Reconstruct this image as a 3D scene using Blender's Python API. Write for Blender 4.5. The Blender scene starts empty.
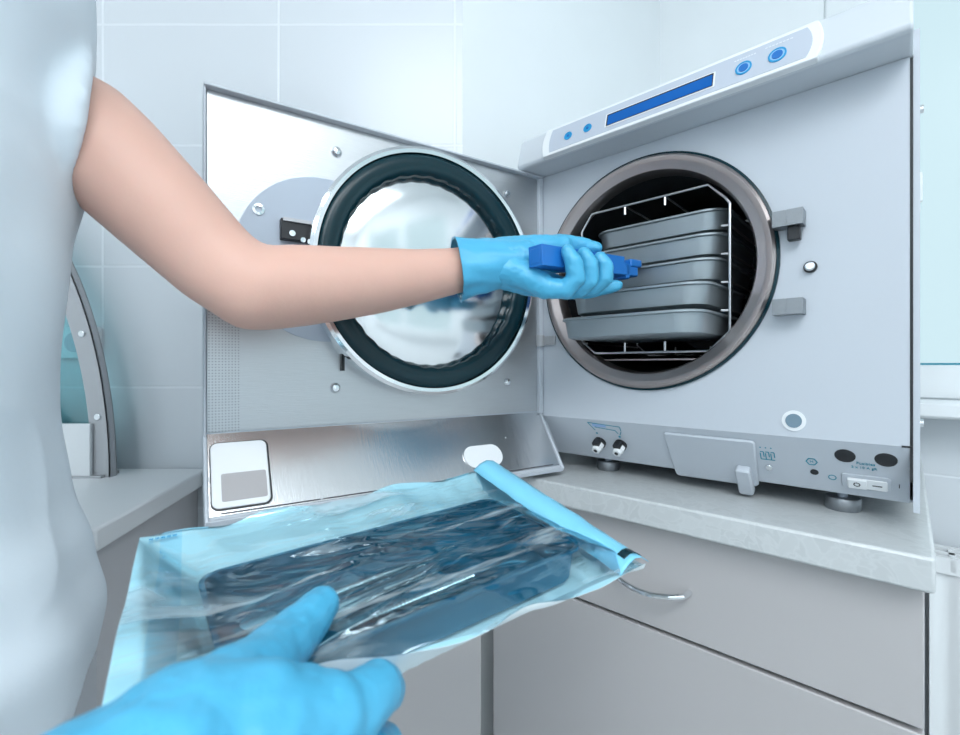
import bpy, bmesh, math, random
from mathutils import Vector, Matrix, noise
random.seed(4)
PI = math.pi
C = bpy.context.scene.collection
HC = 1.068                      # eye height of the camera
FPX, CX, CY = 466.0, 480.0, 366.0

def P(x, y, d):                 # point d metres in front of the camera plane
    return Vector(((x-CX)/FPX*d, d, HC+(CY-y)/FPX*d))

# ------------------------------------------------------------------ materials
def nodes(name):
    m = bpy.data.materials.new(name); m.use_nodes = True
    nt = m.node_tree
    b = nt.nodes['Principled BSDF']
    return m, nt, b
def mat(name, col, rough=.5, metal=0, spec=.5, bump=0, bscale=50, var=0, vscale=8, coat=0, sss=0, aniso=0, stretch=None):
    m, nt, b = nodes(name)
    N, L = nt.nodes, nt.links
    b.inputs['Base Color'].default_value = (*col, 1)
    b.inputs['Roughness'].default_value = rough
    b.inputs['Metallic'].default_value = metal
    b.inputs['Specular IOR Level'].default_value = spec
    b.inputs['Coat Weight'].default_value = coat
    b.inputs['Coat Roughness'].default_value = .15
    if sss:
        b.inputs['Subsurface Weight'].default_value = sss
        b.inputs['Subsurface Radius'].default_value = (1, .35, .2)
        b.inputs['Subsurface Scale'].default_value = .01
    tc = N.new('ShaderNodeTexCoord')
    vec = tc.outputs['Object']
    if stretch:
        mp = N.new('ShaderNodeMapping'); mp.inputs['Scale'].default_value = stretch
        L.new(vec, mp.inputs['Vector']); vec = mp.outputs['Vector']
    nz = N.new('ShaderNodeTexNoise'); nz.inputs['Scale'].default_value = vscale; nz.inputs['Detail'].default_value = 4
    L.new(vec, nz.inputs['Vector'])
    mx = N.new('ShaderNodeMix'); mx.data_type = 'RGBA'
    mx.inputs[6].default_value = (*[c*(1-var) for c in col], 1)
    mx.inputs[7].default_value = (*[min(1, c*(1+var)) for c in col], 1)
    L.new(nz.outputs['Fac'], mx.inputs[0])
    L.new(mx.outputs[2], b.inputs['Base Color'])
    if bump:
        n2 = N.new('ShaderNodeTexNoise'); n2.inputs['Scale'].default_value = bscale; n2.inputs['Detail'].default_value = 5
        L.new(vec, n2.inputs['Vector'])
        bp = N.new('ShaderNodeBump'); bp.inputs['Strength'].default_value = bump; bp.inputs['Distance'].default_value = .002
        L.new(n2.outputs['Fac'], bp.inputs['Height']); L.new(bp.outputs['Normal'], b.inputs['Normal'])
    return m

def tile_mat(name, col, grout, ox, oz, tw, th, axis='X'):
    m, nt, b = nodes(name); N, L = nt.nodes, nt.links
    tc = N.new('ShaderNodeTexCoord'); sp = N.new('ShaderNodeSeparateXYZ'); L.new(tc.outputs['Object'], sp.inputs[0])
    def frac(sock, off, size):
        a = N.new('ShaderNodeMath'); a.operation = 'SUBTRACT'; L.new(sock, a.inputs[0]); a.inputs[1].default_value = off
        d = N.new('ShaderNodeMath'); d.operation = 'DIVIDE'; L.new(a.outputs[0], d.inputs[0]); d.inputs[1].default_value = size
        f = N.new('ShaderNodeMath'); f.operation = 'PINGPONG'; L.new(d.outputs[0], f.inputs[0]); f.inputs[1].default_value = .5
        g = N.new('ShaderNodeMath'); g.operation = 'MULTIPLY'; L.new(f.outputs[0], g.inputs[0]); g.inputs[1].default_value = size
        return g.outputs[0]
    mn = N.new('ShaderNodeMath'); mn.operation = 'MINIMUM'
    L.new(frac(sp.outputs[axis], ox, tw), mn.inputs[0]); L.new(frac(sp.outputs['Z'], oz, th), mn.inputs[1])
    mr = N.new('ShaderNodeMapRange'); mr.inputs['From Min'].default_value = .0012; mr.inputs['From Max'].default_value = .0028
    L.new(mn.outputs[0], mr.inputs['Value'])
    mx = N.new('ShaderNodeMix'); mx.data_type = 'RGBA'; mx.inputs[6].default_value = (*grout, 1); mx.inputs[7].default_value = (*col, 1)
    L.new(mr.outputs[0], mx.inputs[0]); L.new(mx.outputs[2], b.inputs['Base Color'])
    bp = N.new('ShaderNodeBump'); bp.inputs['Strength'].default_value = .35; bp.inputs['Distance'].default_value = .0015
    L.new(mr.outputs[0], bp.inputs['Height']); L.new(bp.outputs['Normal'], b.inputs['Normal'])
    b.inputs['Roughness'].default_value = .28
    return m

def marble_mat(name):
    m, nt, b = nodes(name); N, L = nt.nodes, nt.links
    tc = N.new('ShaderNodeTexCoord')
    nz = N.new('ShaderNodeTexNoise'); nz.inputs['Scale'].default_value = 14; nz.inputs['Detail'].default_value = 5; nz.inputs['Distortion'].default_value = 1.5
    L.new(tc.outputs['Object'], nz.inputs['Vector'])
    ad = N.new('ShaderNodeMix'); ad.data_type = 'RGBA'; ad.blend_type = 'ADD'; ad.inputs[0].default_value = .06
    L.new(tc.outputs['Object'], ad.inputs[6]); L.new(nz.outputs['Color'], ad.inputs[7])
    vo = N.new('ShaderNodeTexVoronoi'); vo.feature = 'DISTANCE_TO_EDGE'; vo.inputs['Scale'].default_value = 60
    L.new(ad.outputs[2], vo.inputs['Vector'])
    mr = N.new('ShaderNodeMapRange'); mr.inputs['From Max'].default_value = .12; L.new(vo.outputs['Distance'], mr.inputs['Value'])
    v2 = N.new('ShaderNodeTexVoronoi'); v2.inputs['Scale'].default_value = 60; L.new(ad.outputs[2], v2.inputs['Vector'])
    cr = N.new('ShaderNodeMix'); cr.data_type = 'RGBA'; cr.inputs[6].default_value = (.50, .53, .54, 1); cr.inputs[7].default_value = (.56, .59, .60, 1)
    L.new(v2.outputs['Color'], cr.inputs[0])
    mx = N.new('ShaderNodeMix'); mx.data_type = 'RGBA'; mx.inputs[6].default_value = (.57, .60, .61, 1)
    L.new(mr.outputs[0], mx.inputs[0]); L.new(cr.outputs[2], mx.inputs[7])
    L.new(mx.outputs[2], b.inputs['Base Color']); b.inputs['Roughness'].default_value = .3
    return m

def perf_mat(name):             # brushed steel sheet with a patch of pin-prick embossing along its free edge
    m = mat(name, (.54, .555, .57), .37, 1, bump=.12, bscale=60, var=.05, vscale=30, stretch=(1, 1, 14))
    nt = m.node_tree; N, L = nt.nodes, nt.links; b = N['Principled BSDF']
    tc = N.new('ShaderNodeTexCoord'); sp = N.new('ShaderNodeSeparateXYZ'); L.new(tc.outputs['Object'], sp.inputs[0])
    def dist(s):
        f = N.new('ShaderNodeMath'); f.operation = 'PINGPONG'; L.new(s, f.inputs[0]); f.inputs[1].default_value = .0016
        p = N.new('ShaderNodeMath'); p.operation = 'POWER'; L.new(f.outputs[0], p.inputs[0]); p.inputs[1].default_value = 2
        return p.outputs[0]
    s = N.new('ShaderNodeMath'); s.operation = 'ADD'; L.new(dist(sp.outputs['X']), s.inputs[0]); L.new(dist(sp.outputs['Z']), s.inputs[1])
    lt = N.new('ShaderNodeMath'); lt.operation = 'LESS_THAN'; L.new(s.outputs[0], lt.inputs[0]); lt.inputs[1].default_value = .6e-6
    gx = N.new('ShaderNodeMath'); gx.operation = 'GREATER_THAN'; L.new(sp.outputs['X'], gx.inputs[0]); gx.inputs[1].default_value = .437
    gz = N.new('ShaderNodeMath'); gz.operation = 'LESS_THAN'; L.new(sp.outputs['Z'], gz.inputs[0]); gz.inputs[1].default_value = .30
    a = N.new('ShaderNodeMath'); a.operation = 'MULTIPLY'; L.new(lt.outputs[0], a.inputs[0]); L.new(gx.outputs[0], a.inputs[1])
    c = N.new('ShaderNodeMath'); c.operation = 'MULTIPLY'; L.new(a.outputs[0], c.inputs[0]); L.new(gz.outputs[0], c.inputs[1])
    src = b.inputs['Base Color'].links[0].from_socket
    mx = N.new('ShaderNodeMix'); mx.data_type = 'RGBA'; L.new(c.outputs[0], mx.inputs[0]); L.new(src, mx.inputs[6]); mx.inputs[7].default_value = (.34, .35, .37, 1)
    L.new(mx.outputs[2], b.inputs['Base Color'])
    return m

def film_mat(name, tint, lo, hi, bump, scale, stretch):
    m = bpy.data.materials.new(name); m.use_nodes = True; nt = m.node_tree; N, L = nt.nodes, nt.links
    N.remove(N['Principled BSDF']); out = N['Material Output']
    tr = N.new('ShaderNodeBsdfTransparent'); tr.inputs[0].default_value = (*tint, 1)
    gl = N.new('ShaderNodeBsdfGlossy'); gl.inputs['Roughness'].default_value = .07; gl.inputs[0].default_value = (.74, .93, 1, 1)
    tl = N.new('ShaderNodeBsdfTranslucent'); tl.inputs[0].default_value = (.55, .85, .95, 1)
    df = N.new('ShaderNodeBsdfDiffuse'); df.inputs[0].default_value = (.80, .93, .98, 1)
    tc = N.new('ShaderNodeTexCoord'); mp = N.new('ShaderNodeMapping'); mp.inputs['Scale'].default_value = stretch
    L.new(tc.outputs['Object'], mp.inputs[0])
    nz = N.new('ShaderNodeTexNoise'); nz.inputs['Scale'].default_value = scale; nz.inputs['Detail'].default_value = 3; nz.inputs['Distortion'].default_value = .8
    L.new(mp.outputs[0], nz.inputs['Vector'])
    bp = N.new('ShaderNodeBump'); bp.inputs['Strength'].default_value = bump; bp.inputs['Distance'].default_value = .004
    L.new(nz.outputs['Fac'], bp.inputs['Height'])
    for s in (gl, df): L.new(bp.outputs[0], s.inputs['Normal'])
    fr = N.new('ShaderNodeLayerWeight'); fr.inputs[0].default_value = .38; L.new(bp.outputs[0], fr.inputs['Normal'])
    mr = N.new('ShaderNodeMapRange'); mr.inputs['To Min'].default_value = lo; mr.inputs['To Max'].default_value = hi
    L.new(fr.outputs['Fresnel'], mr.inputs['Value'])
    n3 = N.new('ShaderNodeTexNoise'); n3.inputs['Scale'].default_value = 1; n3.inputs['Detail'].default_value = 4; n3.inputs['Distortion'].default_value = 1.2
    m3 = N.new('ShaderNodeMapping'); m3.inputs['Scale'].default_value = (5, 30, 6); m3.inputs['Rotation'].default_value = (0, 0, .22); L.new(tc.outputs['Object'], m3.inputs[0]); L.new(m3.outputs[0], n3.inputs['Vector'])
    hz = N.new('ShaderNodeMapRange'); hz.inputs['From Min'].default_value = .54; hz.inputs['From Max'].default_value = .67; hz.inputs['To Min'].default_value = .01; hz.inputs['To Max'].default_value = .85; L.new(n3.outputs['Fac'], hz.inputs['Value'])  # crease haze, strengthened into painted pale streaks in place of bright reflections
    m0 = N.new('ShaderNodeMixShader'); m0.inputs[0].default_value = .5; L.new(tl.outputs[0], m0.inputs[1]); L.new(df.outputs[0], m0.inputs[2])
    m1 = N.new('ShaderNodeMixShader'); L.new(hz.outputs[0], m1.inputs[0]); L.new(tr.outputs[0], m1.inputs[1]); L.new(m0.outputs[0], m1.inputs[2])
    m2 = N.new('ShaderNodeMixShader'); L.new(mr.outputs[0], m2.inputs[0]); L.new(m1.outputs[0], m2.inputs[1]); L.new(gl.outputs[0], m2.inputs[2])
    L.new(m2.outputs[0], out.inputs['Surface'])
    return m

def glass_mat(name, tint=(.9, .97, .98), k=.01):
    m = bpy.data.materials.new(name); m.use_nodes = True; nt = m.node_tree; N, L = nt.nodes, nt.links
    N.remove(N['Principled BSDF']); out = N['Material Output']
    tr = N.new('ShaderNodeBsdfTransparent'); tr.inputs[0].default_value = (*tint, 1)
    gl = N.new('ShaderNodeBsdfGlossy'); gl.inputs['Roughness'].default_value = .25
    mx = N.new('ShaderNodeMixShader'); mx.inputs[0].default_value = k
    L.new(tr.outputs[0], mx.inputs[1]); L.new(gl.outputs[0], mx.inputs[2]); L.new(mx.outputs[0], out.inputs['Surface'])
    return m

def emis_mat(name, col, st):
    m, nt, b = nodes(name)
    b.inputs['Base Color'].default_value = (*col, 1)
    b.inputs['Emission Color'].default_value = (*col, 1); b.inputs['Emission Strength'].default_value = st
    return m

TH = .2075
M = dict(
 tile=tile_mat('wall_tile', (.68, .72, .76), (.77, .81, .85), -.043, HC-.036, .302, TH),
 tileB=tile_mat('window_wall_tile', (.66, .71, .75), (.76, .81, .85), .055, HC-.215, .302, TH),
 paint=mat('white_wall_paint', (.84, .88, .90), .75, var=.02, bump=.08, bscale=200),
 ceil=mat('ceiling_paint', (.85, .87, .88), .8),
 floor=mat('grey_floor', (.42, .44, .45), .35, var=.1, vscale=3),
 worktop=marble_mat('mottled_laminate'),
 worktopw=mat('white_laminate', (.84, .87, .89), .35, var=.02),
 cab=mat('grey_cabinet_front', (.46, .45, .455), .42, var=.015),
 cabw=mat('pale_cabinet_side', (.60, .60, .62), .45, var=.015),
 shadow=mat('dark_gap', (.06, .06, .07), .8),
 case=mat('white_enamel', (.52, .565, .62), .38, var=.012, vscale=3),
 capm=mat('white_plastic_cap', (.60, .645, .69), .4, var=.012),
 panelgrey=mat('grey_control_foil', (.50, .55, .63), .45),
 white=mat('white_plastic', (.80, .83, .85), .35),
 steel=perf_mat('brushed_steel_sheet'),
 steelflap=mat('brushed_steel', (.68, .69, .70), .24, 1, bump=.1, bscale=50, var=.05, vscale=30, stretch=(14, 1, 1)),
 platem=mat('satin_disc_plate', (.42, .48, .56), .5, .2),
 chrome=mat('chrome', (.80, .82, .84), .10, 1),
 lip=mat('turned_steel_lip', (.43, .38, .37), .36, 1, bump=.1, bscale=40, var=.12, vscale=12),
 mirror=mat('polished_steel', (.82, .84, .85), .13, 1),
 gasket=mat('dark_silicone_gasket', (.003, .026, .036), .26, 0, .35),
 black=mat('black_plastic', (.012, .014, .018), .4),
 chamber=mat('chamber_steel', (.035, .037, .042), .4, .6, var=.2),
 tray=mat('matt_steel_tray', (.34, .39, .42), .40, .7, bump=.05, var=.06, vscale=20),
 wire=mat('rack_wire', (.62, .63, .65), .3, 1),
 knurl=mat('cast_steel', (.28, .30, .32), .45, .9, bump=.15, bscale=900, var=.08, vscale=250),
 lcd=mat('blue_display', (.004, .11, .42), .5, spec=.2),
 cyan=mat('blue_key_ring', (.01, .30, .60), .4),
 sky=mat('light_blue_key', (.30, .55, .82), .4),
 deep=mat('blue_key_centre', (.01, .15, .48), .4),
 ltext=mat('pale_print', (.72, .76, .80), .5),
 teal=mat('teal_print', (.02, .26, .36), .5),
 handle=mat('blue_grip', (.012, .16, .52), .4),
 glove=mat('blue_nitrile', (.075, .42, .66), .38, 0, .5, bump=.55, bscale=60, var=.10, vscale=18, sss=0),
 skin=mat('skin', (.70, .43, .35), .5, 0, .35, var=.10, vscale=9, sss=.12, bump=.06, bscale=260),
 shirt=mat('pale_cotton', (.82, .90, .96), .9, bump=.2, bscale=60, var=.03, vscale=5),
 trou=mat('pale_trousers', (.58, .68, .76), .9, var=.03),
 hair=mat('brown_hair', (.07, .04, .025), .6, bump=.4, bscale=80),
 shoe=mat('white_shoe', (.75, .77, .78), .5),
 traybl=mat('dark_instrument_tray', (.012, .20, .32), .32, .3, var=.25, vscale=15),
 instr=mat('instrument_steel', (.75, .78, .80), .18, 1),
 paper=mat('pouch_paper', (.84, .94, .98), .7, var=.05, vscale=20, bump=.3, bscale=40),
 seal=mat('pouch_seal', (.22, .62, .84), .4, bump=.4, bscale=60),
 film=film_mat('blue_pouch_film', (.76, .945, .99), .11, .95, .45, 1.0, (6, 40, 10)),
 glass=glass_mat('window_glass'),
 hood=glass_mat('teal_glass', (.70, .90, .92), .1),
 frame=mat('window_plastic', (.84, .88, .90), .35),
 steelarch=mat('grey_steel_arch', (.46, .47, .49), .4, .4),
 rad=mat('radiator_enamel', (.78, .82, .84), .35),
 diff=emis_mat('lamp_diffuser', (.93, .97, 1), 3),
 sock=mat('socket_plastic', (.80, .85, .88), .4),
)

def stripe(m):
    nt = m.node_tree; N, L = nt.nodes, nt.links; b = N['Principled BSDF']
    tc = N.new('ShaderNodeTexCoord'); sp = N.new('ShaderNodeSeparateXYZ'); L.new(tc.outputs['Object'], sp.inputs[0])
    k = N.new('ShaderNodeMath'); k.operation = 'MULTIPLY_ADD'; L.new(sp.outputs['Y'], k.inputs[0]); k.inputs[1].default_value = -.10; L.new(sp.outputs['X'], k.inputs[2])
    c = N.new('ShaderNodeMath'); c.operation = 'COMPARE'; L.new(k.outputs[0], c.inputs[0]); c.inputs[1].default_value = -.1465; c.inputs[2].default_value = .0065
    src = b.inputs['Base Color'].links[0].from_socket
    mx = N.new('ShaderNodeMix'); mx.data_type = 'RGBA'; L.new(c.outputs[0], mx.inputs[0]); L.new(src, mx.inputs[6]); mx.inputs[7].default_value = (.60, .85, .95, 1)
    L.new(mx.outputs[2], b.inputs['Base Color'])
stripe(M['paper'])

# ------------------------------------------------------------------ mesh builder
def frame_m(o, x, y, z):
    m = Matrix.Identity(4)
    for i, a in enumerate((x, y, z)):
        for r in range(3): m[r][i] = a[r]
    for r in range(3): m[r][3] = o[r]
    return m
class MB:
    def __init__(s): s.v = []; s.f = []
    def add(s, vs, fs, m=None):
        b = len(s.v)
        for v in vs:
            v = Vector(v); s.v.append(m @ v if m else v)
        s.f += [tuple(i+b for i in f) for f in fs]
    def box(s, x0, x1, y0, y1, z0, z1, m=None):
        vs = [(x, y, z) for z in (z0, z1) for y in (y0, y1) for x in (x0, x1)]
        s.add(vs, [(0, 2, 3, 1), (4, 5, 7, 6), (0, 1, 5, 4), (2, 6, 7, 3), (0, 4, 6, 2), (1, 3, 7, 5)], m)
    def prism(s, pts, z0, z1, m=None):          # polygon in xy extruded along z
        n = len(pts)
        vs = [(x, y, z0) for x, y in pts]+[(x, y, z1) for x, y in pts]
        fs = [tuple(reversed(range(n))), tuple(range(n, 2*n))]+[(i, (i+1) % n, n+(i+1) % n, n+i) for i in range(n)]
        s.add(vs, fs, m)
    def rings(s, rings, m=None, cap0=True, cap1=True, closed=False):
        n = len(rings[0]); vs = [p for r in rings for p in r]; fs = []
        k = len(rings)
        for a in range(k if closed else k-1):
            b = (a+1) % k
            for i in range(n):
                j = (i+1) % n
                fs.append((a*n+i, a*n+j, b*n+j, b*n+i))
        if not closed:
            if cap0: fs.append(tuple(reversed(range(n))))
            if cap1: fs.append(tuple(range((k-1)*n, k*n)))
        s.add(vs, fs, m)
    def lathe(s, prof, m=None, n=64, closed=False, cap=False):      # prof (r, z)
        rg = [[(r*math.cos(2*PI*i/n), r*math.sin(2*PI*i/n), z) for i in range(n)] for r, z in prof]
        s.rings(rg, m, cap, cap, closed)
    def cyl(s, r, z0, z1, m=None, n=24, r1=None): s.lathe([(r, z0), (r if r1 is None else r1, z1)], m, n, cap=True)
    def tube(s, pts, r, n=8, m=None, closed=False):
        pts = [Vector(p) for p in pts]; rg = []; up = None
        k = len(pts)
        for i, p in enumerate(pts):
            if closed: d = (pts[(i+1) % k]-pts[i-1]).normalized()
            else: d = (pts[min(i+1, k-1)]-pts[max(i-1, 0)]).normalized()
            if up is None:
                up = d.orthogonal().normalized()
            up = (up-d*up.dot(d)).normalized(); sd = d.cross(up)
            rr = r[i] if isinstance(r, (list, tuple)) else r
            rg.append([p+up*rr*math.cos(2*PI*a/n)+sd*rr*math.sin(2*PI*a/n) for a in range(n)])
        s.rings(rg, m, closed=closed)
    def ball(s, c, r, m=None, n=16, sc=(1, 1, 1)):
        rg = []
        for i in range(1, n):
            t = PI*i/n
            rg.append([(c[0]+sc[0]*r*math.sin(t)*math.cos(2*PI*j/(2*n)), c[1]+sc[1]*r*math.sin(t)*math.sin(2*PI*j/(2*n)), c[2]-sc[2]*r*math.cos(t)) for j in range(2*n)])
        s.rings(rg, m)
    def build(s, name, material, parent=None, loc=None, rz=0, bevel=0, angle=35, world=False, segs=2):
        me = bpy.data.meshes.new(name)
        vs = s.v
        if world:
            q = parent['_m'] if False else WM[parent.name].inverted() if parent else Matrix.Translation(-Vector(loc))
            vs = [q @ v for v in vs]
        me.from_pydata([tuple(v) for v in vs], [], s.f)
        bm = bmesh.new(); bm.from_mesh(me)
        bmesh.ops.recalc_face_normals(bm, faces=bm.faces)
        for f in bm.faces: f.smooth = True
        for e in bm.edges:
            if len(e.link_faces) == 2 and e.calc_face_angle(0) > math.radians(angle): e.smooth = False
        bm.to_mesh(me); bm.free()
        me.materials.append(material)
        o = bpy.data.objects.new(name, me); C.objects.link(o)
        if parent: o.parent = parent
        elif loc is not None: o.location = loc; o.rotation_euler = (0, 0, rz)
        if bevel:
            b = o.modifiers.new('bevel', 'BEVEL'); b.width = bevel; b.segments = segs; b.limit_method = 'ANGLE'; b.angle_limit = math.radians(35)
            b.harden_normals = False
        return o
WM = {}
def thing(name, label, cat, loc=(0, 0, 0), rz=0, group=None):
    o = bpy.data.objects.new(name, None); C.objects.link(o)
    o.empty_display_size = .05
    o.location = loc; o.rotation_euler = (0, 0, rz)
    WM[o.name] = Matrix.Translation(Vector(loc)) @ Matrix.Rotation(rz, 4, 'Z')
    return tag(o, label, cat, group)
def tag(o, label, cat, group=None):
    o['label'] = label; o['category'] = cat
    if group: o['group'] = group
    return o
def struct(o): o['kind'] = 'structure'; return o
def lab(o, l): o['label'] = l; return o
def rrect(w, h, r, n=6, cx=0, cy=0):
    out = []
    for qx, qy, a0 in ((1, 1, 0), (-1, 1, 90), (-1, -1, 180), (1, -1, 270)):
        for i in range(n+1):
            a = math.radians(a0+90*i/n)
            out.append((cx+qx*(w/2-r)+r*math.cos(a), cy+qy*(h/2-r)+r*math.sin(a)))
    return out
def text_into(mb, body, size, m, depth=.0002):
    cu = bpy.data.curves.new('t', 'FONT'); cu.body = body; cu.size = size; cu.extrude = depth; cu.align_x = 'CENTER'; cu.align_y = 'CENTER'; cu.resolution_u = 2
    ob = bpy.data.objects.new('t', cu); C.objects.link(ob)
    dg = bpy.context.evaluated_depsgraph_get(); me = bpy.data.meshes.new_from_object(ob.evaluated_get(dg))
    mb.add([v.co.copy() for v in me.vertices], [tuple(p.vertices) for p in me.polygons], m)
    bpy.data.objects.remove(ob); bpy.data.curves.remove(cu); bpy.data.meshes.remove(me)

def flesh(name, chains, voxel, material, parent=None, loc=None, smooth=6, disp=None):
    """union of tapering rounded chains, fused into one skin; chains of (point, radius)"""
    mb = MB()
    for ch in chains:
        for i, (p, r) in enumerate(ch):
            mb.ball(p, r, n=10)
            if i:
                q, rq = ch[i-1]
                mb.tube([q, p], [rq, r], n=20)
    o = mb.build(name, material)
    rm = o.modifiers.new('r', 'REMESH'); rm.mode = 'VOXEL'; rm.voxel_size = voxel; rm.use_smooth_shade = True
    sm = o.modifiers.new('s', 'SMOOTH'); sm.factor = .6; sm.iterations = smooth
    dg = bpy.context.evaluated_depsgraph_get(); me = bpy.data.meshes.new_from_object(o.evaluated_get(dg))
    old = o.data; o.modifiers.clear(); o.data = me; bpy.data.meshes.remove(old); me.name = name
    if disp:
        ns = [v.normal.copy() for v in me.vertices]
        for v, n in zip(me.vertices, ns): v.co += n*disp(v.co)
    q = WM[parent.name].inverted() if parent else Matrix.Translation(-Vector(loc))
    me.transform(q)
    for p in me.polygons: p.use_smooth = True
    if not me.materials: me.materials.append(material)
    if parent: o.parent = parent
    else: o.location = loc
    return o

# ------------------------------------------------------------------ layout of the diagonal run
O = Vector((.0992, .758)); U = Vector((.7356, -.677)); W = Vector((.677, .7356)); RZ = math.atan2(-.677, .7356)
def UW(u, w, z=0): p = O+U*u+W*w; return Vector((p.x, p.y, z))
CT = .90                                  # worktop height
# ------------------------------------------------------------------ the room
A0, B0 = Vector((-1.25, .80)), Vector((-.03, .80))
C0 = UW(-.066, .66).xy; D0 = UW(1.75, .66).xy
E0, F0 = Vector((D0.x, -2.4)), Vector((-1.25, -2.4))
HR = 2.6
def wall(name, a, b, m, z0=0, z1=HR, th=.12, ext=0):
    a3, b3 = Vector((a.x, a.y, 0)), Vector((b.x, b.y, 0)); d = (b3-a3); L = d.length; d.normalize(); n = Vector((-d.y, d.x, 0))
    mb = MB(); mb.box(-ext, L+ext, 0, th, z0, z1)
    return struct(mb.build(name, m, loc=a3, rz=math.atan2(d.y, d.x)))
mb = MB(); mb.box(A0.x-.12, B0.x, .80, .92, 0, HR); struct(mb.build('wall_back', M['tile']))
wall('wall_corner', B0, C0, M['paint'])
# window wall in local frame along U, inner face at y=0
SZ = HC-.066; WZ1 = 2.3; WU0, WU1 = .30, 1.45
def toW(u): return u+.066
wm = MB()
wm.box(-.1, toW(WU0), 0, .16, SZ, HR); wm.box(toW(WU1), 1.82, 0, .16, SZ, HR); wm.box(toW(WU0), toW(WU1), 0, .16, WZ1, HR)
struct(wm.build('wall_window', M['paint'], loc=(C0.x, C0.y, 0), rz=RZ))
wm = MB(); wm.box(-.1, 1.82, 0, .16, 0, SZ)
struct(wm.build('wall_window_lower', M['tileB'], loc=(C0.x, C0.y, 0), rz=RZ))
rx = D0.x
mb = MB(); mb.box(rx, rx+.16, -2.4, -1.75, 0, HR); mb.box(rx, rx+.16, -.25, .12, 0, HR); mb.box(rx, rx+.16, -1.75, -.25, 0, .95); mb.box(rx, rx+.16, -1.75, -.25, 2.35, HR)
struct(mb.build('wall_right', M['paint'], loc=(rx, -1, 0), world=True))
w2 = bpy.data.objects.new('added_fill_window', None); C.objects.link(w2); w2.location = (rx, -1, .95); struct(w2)  # unseen window, added to bring in more daylight from the right
mb = MB()
for y0, y1, z0, z1 in ((-.75, .75, 0, .06), (-.75, .75, 1.34, 1.40), (-.75, -.69, .06, 1.34), (.69, .75, .06, 1.34), (-.03, .03, .06, 1.34)): mb.box(.03, .09, y0, y1, z0, z1)
mb.build('window_frame', M['frame'], w2)
mb = MB(); mb.box(.055, .062, -.70, .70, .05, 1.35); mb.build('window_pane', M['glass'], w2)
mb = MB(); mb.box(-.10, .03, -.78, .78, -.03, 0); mb.build('window_sill', M['frame'], w2)
wall('wall_rear', E0, F0, M['paint']); wall('wall_left', F0, A0, M['paint'])
outl = [A0, B0, C0, D0, E0, F0]
big = [(-1.4, .95), (-.05, .95), (.45, 1.45), (.75, 1.5), (2.1, .25), (2.1, -2.55), (-1.4, -2.55)]
mb = MB(); mb.prism(big[::-1], -.1, 0); struct(mb.build('floor', M['floor']))
mb = MB(); mb.prism(big[::-1], HR, HR+.1); struct(mb.build('ceiling', M['ceil']))
# window
win = bpy.data.objects.new('window_1', None); C.objects.link(win); win.location = (C0.x, C0.y, 0); win.rotation_euler = (0, 0, RZ); struct(win)
WM[win.name] = Matrix.Translation(win.location) @ Matrix.Rotation(RZ, 4, 'Z')
mb = MB(); a, b = toW(WU0), toW(WU1); y0, y1 = .015, .06
mb.box(a, b, y0, y1, SZ, SZ+.068); mb.box(a, b, y0, y1, WZ1-.07, WZ1); mb.box(a, a+.10, y0, y1, SZ+.068, WZ1-.07); mb.box(b-.07, b, y0, y1, SZ+.068, WZ1-.07)
mb.box(.98, 1.05, y0, y1, SZ+.068, WZ1-.07)
mb.build('window_frame', M['frame'], win, bevel=.004)
mb = MB(); mb.box(a+.10, b-.07, .022, .03, SZ+.068, SZ+.072); mb.build('glazing_gasket', M['teal'], win)
mb = MB(); mb.box(a+.08, b-.05, .036, .042, SZ+.05, WZ1-.05); mb.build('window_pane', M['glass'], win)
mb = MB(); mb.box(a-.04, b+.04, -.085, .012, SZ-.032, SZ); mb.build('window_sill', M['frame'], win, bevel=.006)
mb = MB(); hx = toW(.449); hz = HC+.36
mb.box(hx-.012, hx+.012, 0, .015, hz-.03, hz+.03); mb.box(hx-.006, hx+.006, -.03, 0, hz-.006, hz+.006); mb.box(hx-.008, hx+.008, -.035, -.022, hz-.06, hz+.008)
mb.build('window_handle', M['frame'], win, bevel=.003)
# radiator under the window
t = thing('radiator', 'white panel radiator with slotted top grille under the window', 'radiator', UW(.468, .655, 0), RZ)
mb = MB()
n = 40; x0, x1 = 0, .85
pts = []
for i in range(n*4+1):
    x = x0+(x1-x0)*i/(n*4); pts.append((x, -.095-.0035*math.cos(2*PI*i/8)))
pts += [(x1, -.025), (x0, -.025)]
mb.prism(pts, .16, .695); mb.build('panel', M['rad'], t)
mb = MB(); mb.box(-.004, x1+.004, -.1, -.02, .695, .70)
for i in range(33):
    x = i*.0265; mb.box(x, x+.008, -.1, -.02, .70, .722)
mb.box(-.004, x1+.004, -.1, -.088, .70, .724); mb.box(-.004, x1+.004, -.066, -.054, .70, .722); mb.box(-.004, x1+.004, -.032, -.02, .70, .724)
mb.build('top_grille', M['rad'], t)
mb = MB(); mb.box(0, x1, -.087, -.03, .7002, .701); mb.build('grille_recess', M['shadow'], t)
for bx in (.1, .7):
    mb = MB(); mb.box(bx, bx+.04, -.025, 0, .2, .66); mb.build('bracket', M['rad'], t)
mb = MB(); mb.tube([(.02, -.06, .16), (.02, -.06, 0)], .009); mb.build('pipe', M['rad'], t)
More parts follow.
